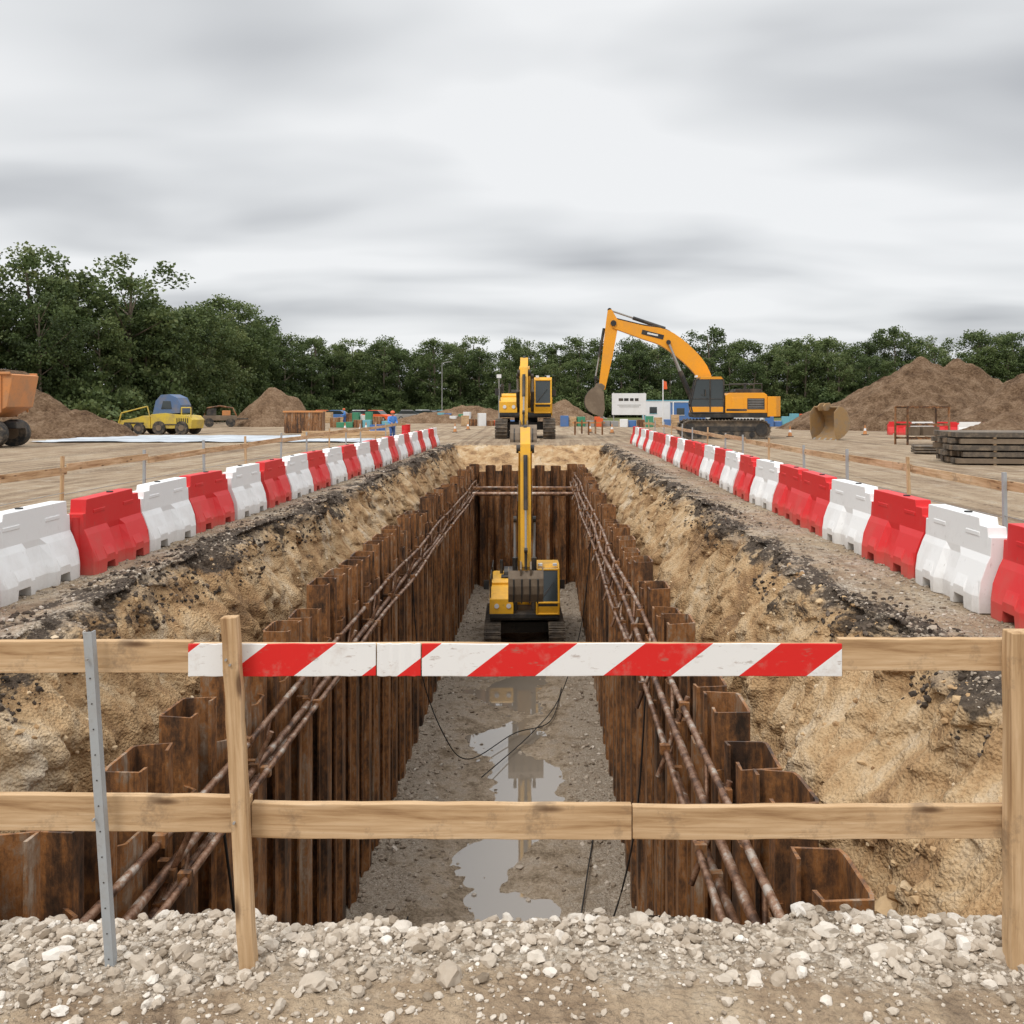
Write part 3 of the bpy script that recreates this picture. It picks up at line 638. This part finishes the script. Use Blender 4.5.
b.prism([(-4.0,2.3),(-5.35,2.3),(-5.15,3.1),(-4.05,3.1)],-1.12,1.12,'glass')
b.obj("dump_truck",.03,None,(PX(36,47)-3.1,47,0),R(4))

# ---------------- compact loader with blue cover ----------------
b=MB()
b.prism([(-2.9,.55),(-.3,.45),(-.3,1.35),(-.9,1.4),(-1.6,1.2),(-2.9,1.0)],-.8,.8,'brightyellow')
b.prism([(-.2,.45),(3.0,.45),(3.1,1.1),(2.8,1.4),(.9,1.6),(-.2,1.5)],-.9,.9,'brightyellow')
b.prism([(-.15,1.5),(2.0,1.6),(2.1,2.2),(1.8,2.75),(1.2,3.0),(.5,2.95),(.1,2.5)],-.75,.75,'bluetarp')
b.prism([(.55,1.9),(1.4,1.9),(1.3,2.5),(.7,2.5)],-.78,.78,'glass')
for q in range(6): b.box((1.9+q*.17,-.92,1.05),(.07,.03,.35),'black')
b.box((1.4,-.93,.75),(2.2,.04,.08),'black'); b.box((-1.6,-.82,.85),(1.6,.04,.1),'black')
for x,r in ((-2.1,.42),(-1.1,.42),(.5,.5),(2.3,.5)):
    for y in (-.85,.85): b.cyl((x,y-.18,r),(x,y+.18,r),r,'rubber',20); b.cyl((x,y-.2,r),(x,y+.2,r),r*.45,'bucketgrey',12)
b.box((-3.1,0,.45),(.2,2.0,.7),'bucketgrey'); b.cyl((2.4,.3,1.4),(2.4,.3,2.1),.05,'black',8)
for q in ([(-.3,-.85,1.3),(-.5,-.85,2.1),(-2.6,-.85,1.6),(-2.8,-.85,.9)],[(2.2,-.8,1.4),(2.2,-.8,2.0),(2.95,-.8,2.0),(2.95,-.8,1.2)]):
    for a_,c_ in zip(q[:-1],q[1:]): b.cyl(a_,c_,.05,'brightyellow',6)
b.obj("compact_loader",.04,None,(PX(160,68),68,0),R(-8))
n=40; xs_=np.linspace(-9,12,60); ys_=np.linspace(-5.5,5.5,n); A,B=np.meshgrid(xs_,ys_,indexing='ij')
Zs=.07+fbm(A*.8,B*1.3,0*A,4,66)*.16; id_=np.arange(A.size).reshape(A.shape); Fm=np.stack([id_[:-1,:-1],id_[1:,:-1],id_[1:,1:],id_[:-1,1:]],-1).reshape(-1,4)
o=bpy.data.objects.new("tarpaulin_sheet",npmesh("tarpaulin_sheet",np.stack([A+fbm(0*A,B,0*A,3,7)*1.5,B,Zs],-1).reshape(-1,3),Fm,['sheet'],None,True)); scene.collection.objects.link(o); o.location=(PX(225,60),58,0)
b=MB(); 
for c,d in (((0,-1.1,.95),(2.6,.08,1.5)),((0,1.1,.95),(2.6,.08,1.5)),((-1.3,0,.95),(.08,2.1,1.5)),((1.3,0,.95),(.08,2.1,1.5)),((0,0,.2),(2.5,2.1,.08))): b.box(c,d,'rust')
b.box((0,-1.15,1.72),(2.8,.12,.12),'duck'); b.box((0,1.15,1.72),(2.8,.12,.12),'duck')
for x in np.linspace(-1.2,1.2,5): b.box((x,-1.17,.95),(.1,.08,1.4),'rust')
b.obj("waste_skip",.01,None,(PX(305,66),66,0),R(8))
b=MB()
for i in range(5): b.box((0,i*.28,.15+.16*(i%3)),(5.5,.22,.15),'woodx',('Z',random.uniform(-.06,.06)))
b.obj("timber_stack",.01,None,(PX(345,57),57,0),R(6))
b=MB(); b.box((0,0,.9),(3.2,1.2,.5),'bucketgrey'); b.tube([(-1.5,-.5,1.1),(-1.2,-.5,1.9),(0,-.5,2.1),(1.2,-.5,1.9),(1.6,-.5,1.0)],.09,'rust')
for x in (-1,1):
    b.cyl((x,-.8,.45),(x,-.5,.45),.45,'rubber',16); b.cyl((x,.5,.45),(x,.8,.45),.45,'rubber',16)
b.box((-.8,0,1.5),(.9,1.0,.7),'black'); b.box((2.1,0,.8),(1.2,.15,.12),'black'); b.box((.6,0,1.4),(.8,.9,.5),'duck')
b.obj("mobile_generator",.03,None,(PX(220,90),90,0),R(20))
def drum(x,y,c):
    b=MB(); b.cyl((0,0,0),(0,0,.88),.29,c,20)
    for z in (.02,.3,.6,.87): b.cyl((0,0,z-.015),(0,0,z+.015),.305,c,20)
    b.obj("oil_drum",0,None,(x,y,0))
drum(PX(374,60),60,'blue'); drum(PX(381,60.8),60.8,'blue'); drum(PX(406,61),61,'red')
def cone(px_,d):
    b=MB(); b.box((0,0,.03),(.4,.4,.05),'black'); b.cyl((0,0,.05),(0,0,.32),.15,'duck',14,.10); b.cyl((0,0,.32),(0,0,.5),.10,'cabinwhite',14,.065); b.cyl((0,0,.5),(0,0,.75),.065,'duck',14,.025)
    b.obj("traffic_cone",0,None,(PX(px_,d),d,0))
for a_,d_ in ((360,70),(366,76),(345,74),(590,72),(612,70),(468,80),(455,72),(790,62),(865,66)): cone(a_,d_)
def cabin(px_,d,L,hh,c,trim,rz=0):
    b=MB(); b.box((0,0,hh/2+.1),(L,2.4,hh),c); b.box((0,0,hh+.15),(L+.1,2.5,.1),trim); b.box((0,0,.1),(L+.04,2.44,.12),trim)
    for x in (-L/2,L/2):
        for y in (-1.2,1.2): b.box((x,y,hh/2+.1),(.14,.14,hh+.02),trim)
    for x in np.linspace(-L*.33,L*.33,max(2,int(L/2.2))): b.box((x,-1.215,hh*.6),(.9,.04,.8),'glass'); b.box((x,-1.225,hh*.6-.43),(1.0,.05,.05),trim)
    b.box((L*.45-.6,-1.22,1.05),(.8,.05,1.95),trim); b.obj("site_cabin",.02,None,(PX(px_,d),d,0),rz)
cabin(668,112,6,2.6,'cabinwhite','cyan'); cabin(693,106,5,2.4,'blue','cabinwhite'); cabin(735,118,7,2.6,'cabinwhite','grey')
b=MB(); b.box((0,0,2.3),(3.8,.1,2.4),'cabinwhite')
for x in (-1.7,1.7): b.cyl((x,.1,0),(x,.1,3.6),.06,'grey',8)
for i,(x,w) in enumerate(((-.9,.5),(-.3,.5),(.3,.4),(.85,.4))): b.box((x,-.06,2.8),(w,.02,.3),'black')
b.box((0,-.06,2.2),(2.6,.02,.06),'grey'); b.box((0,-.06,2.0),(2.2,.02,.06),'grey')
b.obj("site_sign",.005,None,(PX(629,100),100,0))
def car(px_,d,c,rz):
    b=MB(); b.prism([(-2.1,.35),(2.1,.35),(2.15,.8),(1.1,.98),(-1.8,1.0),(-2.15,.85)],-.85,.85,c)
    b.prism([(-1.7,1.0),(1.0,.98),(.4,1.45),(-1.2,1.47)],-.72,.72,'glass'); b.prism([(-1.2,1.46),(.4,1.44),(.3,1.52),(-1.1,1.53)],-.7,.7,c)
    for x in (-1.3,1.35):
        for y in (-.8,.8): b.cyl((x,y-.1,.34),(x,y+.1,.34),.34,'rubber',16); b.cyl((x,y-.11,.34),(x,y+.11,.34),.2,'grey',10)
    b.obj("parked_car",.05,None,(PX(px_,d),d,0),rz)
for i,(p_,d,c) in enumerate(((340,118,'blue'),(362,120,'cabinwhite'),(378,118,'helmet'),(410,122,'grey'),(432,118,'black'),(466,120,'blue'),(575,120,'helmet'),(325,122,'helmet'),(425,125,'cabinwhite'),(446,119,'cyan'))): car(p_,d,c,R(random.uniform(-30,30)))
def stack(name,px_,d,items,rz=0):
    b=MB()
    for c,s,m_ in items: b.box(c,s,m_,('Z',random.uniform(-.05,.05)))
    b.obj(name,.02,None,(PX(px_,d),d,0),rz)
for px_,d in ((350,110),(455,108),(795,92),(820,96),(840,99),(700,110),(480,112),(360,88),(490,95),(590,92),(650,90)):
    its=[]
    for q in range(7):
        c=random.choice(['blue','helmet','cabinwhite','cyan','green','rust','woodx','grey','rust']); hgt=random.uniform(.5,1.4)
        its.append(((q*.85-2.6,random.uniform(-.6,.6),hgt/2),(.78,.9,hgt),c))
    stack("material_crates",px_,d,its,random.uniform(-.2,.2))
b=MB(); b.cyl((0,0,0),(0,0,8),.07,'grey',8,.04); b.cyl((0,0,8),(1,0,8.2),.04,'grey',8); b.box((1.1,0,8.2),(.5,.2,.08),'grey'); b.obj("street_lamp",0,None,(PX(442,125),125,0))
b=MB(); b.cyl((0,0,0),(0,0,4.6),.05,'cabinwhite',8); b.add([(0,0,4.5),(.35,.1,4.4),(.4,0,3.7),(0,0,3.7)],[(0,1,2,3)],'helmet'); b.obj("flag_pole",0,None,(PX(663,85),85,0))
b=MB(); b.cyl((0,0,0),(0,0,5.4),.06,'grey',8); b.box((0,0,5.4),(.5,.3,.4),'cabinwhite'); b.obj("flag_pole",0,None,(PX(499,100),100,0))
b=MB()
for x in (-1.25,1.25):
    for y in (-.6,.6): b.box((x,y,1.05),(.09,.09,2.1),'rust')
for z in (.35,1.1,2.06):
    for y in (-.6,.6): b.box((0,y,z),(2.6,.08,.08),'rust')
    for x in np.linspace(-1.2,1.2,5): b.box((x,0,z+.06),(.06,1.25,.05),'rust')
for x in (-.5,.2,.7): b.box((x,.1,.75),(.5,.6,.5),'bucketgrey')
b.obj("steel_rack",.006,None,(PX(922,50),50,0),R(10))
b=MB()
for L_ in range(5):
    for i in range(9):
        b.box((random.uniform(-.2,.2)-.12*L_,-1.5+i*.36,.15+L_*.24),(7.5-.2*L_,.28,.18),'track' if (i+L_)%3 else 'bucketgrey',('Z',random.uniform(-.015,.015)))
    for x in (-2.5,0,2.5): b.box((x,0,.03+L_*.24),(.1,3.3,.06),'wooddark')
b.obj("steel_beam_stack",.006,None,(PX(1035,34)+.6,34,0),R(-9))
b=MB()
for i in range(26): b.cyl((-3,-.6+(i%9)*.14,.1+.12*(i//9)),(3.2,-.6+(i%9)*.14+random.uniform(-.05,.05),.1+.12*(i//9)),.05,'track',8)
b.obj("pipe_stack",0,None,(PX(985,40),40,0),R(-14))
b=MB()
for i in range(5): b.box((i*.5,0,.5+.1*(i%2)),(.12,.12,1.0),'rust')
b.box((1,0,.9),(2.4,.1,.1),'duck'); b.obj("sawhorse_frame",.005,None,(PX(575,66),66,0))

# ---------------- worker ----------------
def person(loc,rz):
    p=empty("construction_worker",loc,rz)
    def skin(name,nodes,edges,mat,root=0):
        me=bpy.data.meshes.new(name); me.from_pydata([n[0] for n in nodes],edges,[]); o=bpy.data.objects.new(name,me); scene.collection.objects.link(o)
        o.modifiers.new('k','SKIN')
        for i,n in enumerate(nodes):
            sv=me.skin_vertices[0].data[i]; r=n[1]; sv.radius=(r,r) if not isinstance(r,tuple) else r; sv.use_root=(i==root)
        s=o.modifiers.new('s','SUBSURF'); s.levels=2; s.render_levels=2; me.materials.append(M[mat]); o.parent=p
        o.modifiers['k'].use_smooth_shade=True; return o
    skin("trousers",[((0,0,.95),(.17,.13)),((0,.1,.86),.11),((.02,.11,.5),.085),((.0,.12,.1),.065),((0,-.1,.86),.11),((.14,-.11,.5),.085),((.08,-.12,.1),.065)],[(0,1),(1,2),(2,3),(0,4),(4,5),(5,6)],'cloth2')
    skin("jacket",[((0,0,.98),(.18,.14)),((.03,0,1.2),(.20,.14)),((.07,0,1.40),(.20,.12)),((.09,0,1.5),.07),((.07,.2,1.42),.085),((.1,.27,1.15),.068),((.32,.2,1.05),.05),((.07,-.2,1.42),.085),((.1,-.27,1.15),.068),((.33,-.18,1.1),.05)],[(0,1),(1,2),(2,3),(2,4),(4,5),(5,6),(2,7),(7,8),(8,9)],'cloth')
    skin("head",[((.09,0,1.5),.055),((.11,0,1.58),.075),((.12,0,1.68),(.095,.085)),((.12,0,1.75),.08)],[(0,1),(1,2),(2,3)],'skin')
    b=MB(); b.cyl((.225,0,1.63),(.245,0,1.6),.014,'skin',8)
    for y in (-.035,.035): b.cyl((.2,y,1.66),(.218,y,1.66),.012,'black',8)
    b.box((.212,0,1.57),(.012,.05,.01),'helmet')
    for y in (-.095,.095): b.cyl((.11,y-.01,1.65),(.11,y+.01,1.65),.03,'skin',10)
    for i in range(6):
        r0=.145*math.cos(i*.25);r1=.145*math.cos((i+1)*.25); b.cyl((.11,0,1.70+.14*math.sin(i*.25)),(.11,0,1.70+.14*math.sin((i+1)*.25)),r0,'helmet',16,r1)
    b.prism([(.2,-.1),(.3,-.06),(.3,.06),(.2,.1)],1.69,1.705,'helmet',ax='z')
    for x,y in ((.05,.12),(.13,-.12)): b.prism([(x-.1,0),(x+.2,0),(x+.19,.06),(x+.06,.12),(x-.1,.12)],y-.05,y+.05,'rubber')
    b.obj("helmet_and_boots",.008,p)
    for s,h in ((1,(.33,.2,1.04)),(-1,(.34,-.18,1.09))):
        nd=[(h,.028),((h[0]+.07,h[1],h[2]-.01),.036)]; ed=[(0,1)]
        for i in range(4):
            y=(i-1.5)*.022; a=len(nd); ln=(.07,.08,.075,.06)[i]
            nd+=[((h[0]+.1,h[1]+y,h[2]-.01),.010),((h[0]+.1+ln*.6,h[1]+y,h[2]-.02),.009),((h[0]+.1+ln*.8,h[1]+y,h[2]-.05),.008)]; ed+=[(1,a),(a,a+1),(a+1,a+2)]
        a=len(nd); nd+=[((h[0]+.06,h[1]-s*.045,h[2]),.011),((h[0]+.1,h[1]-s*.06,h[2]-.02),.009)]; ed+=[(1,a),(a,a+1)]
        skin("hand",nd,ed,'skin')
person((PX(392,55),55,.02),R(-60)); person((PX(345,100),100,0),R(200))

# ---------------- trees ----------------
def tree_mesh(sd,h=15,crw=3.6,base=.3,leaves=7600,bush=False):
    r=np.random.default_rng(sd); b=MB()
    if not bush:
        lean=r.uniform(-.5,.5,2); P=[(lean[0]*t*t,lean[1]*t*t,t*h*.9) for t in np.linspace(0,1,8)]
        for i in range(7): b.cyl(P[i],P[i+1],.26*(1-i/8.)+.02,'bark',8,.26*(1-(i+1)/8.)+.02)
    cl=[]
    nC=78 if not bush else 30
    pk=r.uniform(.55,.8)
    for i in range(nC):
        if bush: a=r.uniform(0,6.28); rr=crw*math.sqrt(r.uniform(0,1)); z=r.uniform(.2,1)*h*(1-.5*rr/crw)
        else:
            t=r.uniform(0,1); z=h*(base+(.97-base)*t); prof=(.55+.45*math.sin(math.pi*min(1,t/pk*.5)) if t<pk else math.sqrt(max(.03,1-((t-pk)/(1.03-pk))**2)))
            a=r.uniform(0,6.28); rr=crw*prof*math.sqrt(r.uniform(.1,1.0))*(1+.25*math.sin(2*a+sd))
        c=Vector((math.cos(a)*rr,math.sin(a)*rr,min(z,h)))
        cl.append((c,r.uniform(.6,1.35)*(1.0 if not bush else .9),r.uniform(-.24,.24)))
        if not bush and i%5==0:
            q=P[min(7,max(1,int((c.z-1.2)/(h*.9)*7)))]; b.cyl(q,c,.07,'bark',5,.02)
    n=leaves//nC; C=[];T_=[]
    for c,rad,tn in cl:
        d=r.normal(0,1,(n,3)); d/=np.linalg.norm(d,axis=1)[:,None]; d*=(rad*r.uniform(.2,1.25,n)**.7)[:,None]; d[:,2]*=.72
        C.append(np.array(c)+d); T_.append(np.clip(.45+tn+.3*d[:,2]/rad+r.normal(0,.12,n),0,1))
    C=np.concatenate(C);T_=np.concatenate(T_); N=len(C)
    u=r.normal(0,1,(N,3));u/=np.linalg.norm(u,axis=1)[:,None]; w=r.normal(0,1,(N,3)); w=np.cross(u,w); w/=np.linalg.norm(w,axis=1)[:,None]
    s=r.uniform(.09,.21,N)[:,None]
    Vl=np.stack([C-u*s,C+w*s*.7,C+u*s,C-w*s*.7],1).reshape(-1,3)
    bv=np.array(b.v).reshape(-1,3) if b.v else np.zeros((0,3)); nb=len(bv)
    bf=np.array([f for f in b.f if len(f)==4]).reshape(-1,4)
    Fl=np.arange(N*4).reshape(N,4)+nb
    Va=np.concatenate([bv,Vl]); Fa=np.concatenate([bf,Fl]).astype(int)
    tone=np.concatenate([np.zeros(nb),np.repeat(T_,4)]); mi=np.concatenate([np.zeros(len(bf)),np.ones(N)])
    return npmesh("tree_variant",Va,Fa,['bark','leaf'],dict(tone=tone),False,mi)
tv=[tree_mesh(100+i,15,random.uniform(2.8,4.2),random.uniform(.08,.28)) for i in range(8)]
bvv=[tree_mesh(200+i,4.2,3.6,0,3400,True) for i in range(3)]
forest=empty("tree_line")
line=[(-400,72),(-150,76),(0,84),(120,94),(190,116),(250,146),(400,162),(700,162),(900,158),(1100,150),(1500,140)]
lp=[(PX(a,d),d) for a,d in line]
lx=np.array([p[0] for p in lp]);ly=np.array([p[1] for p in lp]); sg=np.concatenate([[0],np.cumsum(np.hypot(np.diff(lx),np.diff(ly)))])
def place(mesh,x,y,s,sz_):
    o=bpy.data.objects.new("tree",mesh); scene.collection.objects.link(o); o.parent=forest; o.location=(x,y,-.1); o.rotation_euler=(0,0,random.uniform(0,6.28)); o.scale=(s,s,sz_)
for row in range(3):
    s=row*1.7
    while s<sg[-1]:
        x=np.interp(s,sg,lx)+random.uniform(-1.2,1.2); y=np.interp(s,sg,ly)+row*5.5+random.uniform(-2,2)
        k_=random.uniform(.76,1.0)*(1.03 if row>0 else .84)
        if random.random()<.10: k_*=1.18
        if y<112: k_*=1.09
        place(random.choice(tv),x,y,k_*random.uniform(.95,1.2),k_); s+=random.uniform(3.4,5.4)
for row in range(3):
    s=0
    while s<sg[-1]:
        x=np.interp(s,sg,lx)+random.uniform(-1,1); y=np.interp(s,sg,ly)-3+row*4+random.uniform(-1.5,1.5)
        k_=random.uniform(.6,1.35); place(random.choice(bvv),x,y,k_*1.1,k_*(1+.3*row)); s+=random.uniform(3.2,4.6)

# ---------------- world ----------------
w=bpy.data.worlds.new("World"); scene.world=w; w.use_nodes=True; t=w.node_tree; N=t.nodes; Lk=t.links
bg=N['Background']; EL,AZ=R(52),R(215)
sky=N.new('ShaderNodeTexSky'); sky.sky_type='NISHITA'; sky.sun_disc=False; sky.sun_elevation=EL; sky.sun_rotation=AZ
tc=N.new('ShaderNodeTexCoord'); sp=N.new('ShaderNodeSeparateXYZ'); Lk.new(tc.outputs['Generated'],sp.inputs[0])
def mth(op,a,b_=0.0,c=0.0):
    n=N.new('ShaderNodeMath'); n.operation=op
    for i,v in enumerate((a,b_,c)):
        if isinstance(v,bpy.types.NodeSocket): Lk.new(v,n.inputs[i])
        else: n.inputs[i].default_value=v
    return n.outputs[0]
zc=mth('ADD',mth('MAXIMUM',sp.outputs[2],0),.17)
cx=mth('DIVIDE',sp.outputs[0],zc); cy=mth('DIVIDE',sp.outputs[1],zc)
cb=N.new('ShaderNodeCombineXYZ'); Lk.new(cx,cb.inputs[0]); Lk.new(cy,cb.inputs[1])
mp=N.new('ShaderNodeMapping'); mp.inputs['Scale'].default_value=(-.75,1.25,1); mp.inputs['Rotation'].default_value=(0,0,R(8)); mp.inputs['Location'].default_value=(3.3,.9,0); Lk.new(cb.outputs[0],mp.inputs[0])
n1=N.new('ShaderNodeTexNoise'); n1.inputs['Scale'].default_value=1.2; n1.inputs['Detail'].default_value=3.5; n1.inputs['Roughness'].default_value=.42; n1.inputs['Distortion'].default_value=.25; Lk.new(mp.outputs[0],n1.inputs['Vector'])
rp=N.new('ShaderNodeValToRGB'); e=rp.color_ramp.elements; e[0].position=.27; e[0].color=(.46,.475,.50,1); e[1].position=.60; e[1].color=(.90,.91,.92,1)
m_=e.new(.47); m_.color=(.76,.775,.79,1); Lk.new(n1.outputs['Fac'],rp.inputs[0])
mr=N.new('ShaderNodeMapRange'); mr.interpolation_type='SMOOTHSTEP'; mr.inputs['From Min'].default_value=.40; mr.inputs['From Max'].default_value=1; mr.inputs['To Min'].default_value=1; mr.inputs['To Max'].default_value=2.6; Lk.new(sp.outputs[2],mr.inputs['Value'])
mx=N.new('ShaderNodeMix'); mx.data_type='RGBA'; mx.inputs[0].default_value=.95
sc=N.new('ShaderNodeMix'); sc.data_type='RGBA'; sc.blend_type='MULTIPLY'; sc.inputs[0].default_value=1; Lk.new(sky.outputs[0],sc.inputs[6]); sc.inputs[7].default_value=(.1,.1,.1,1)
Lk.new(sc.outputs[2],mx.inputs[6]); Lk.new(rp.outputs[0],mx.inputs[7]); Lk.new(mx.outputs[2],bg.inputs[0]); Lk.new(mr.outputs[0],bg.inputs[1])
sd=bpy.data.lights.new("sun",'SUN'); sd.energy=1.5; sd.angle=R(16); sd.color=(1,.95,.88); so=bpy.data.objects.new("sun",sd); scene.collection.objects.link(so)
dirv=Vector((math.sin(AZ)*math.cos(EL),math.cos(AZ)*math.cos(EL),math.sin(EL))); so.rotation_euler=dirv.to_track_quat('Z','Y').to_euler()
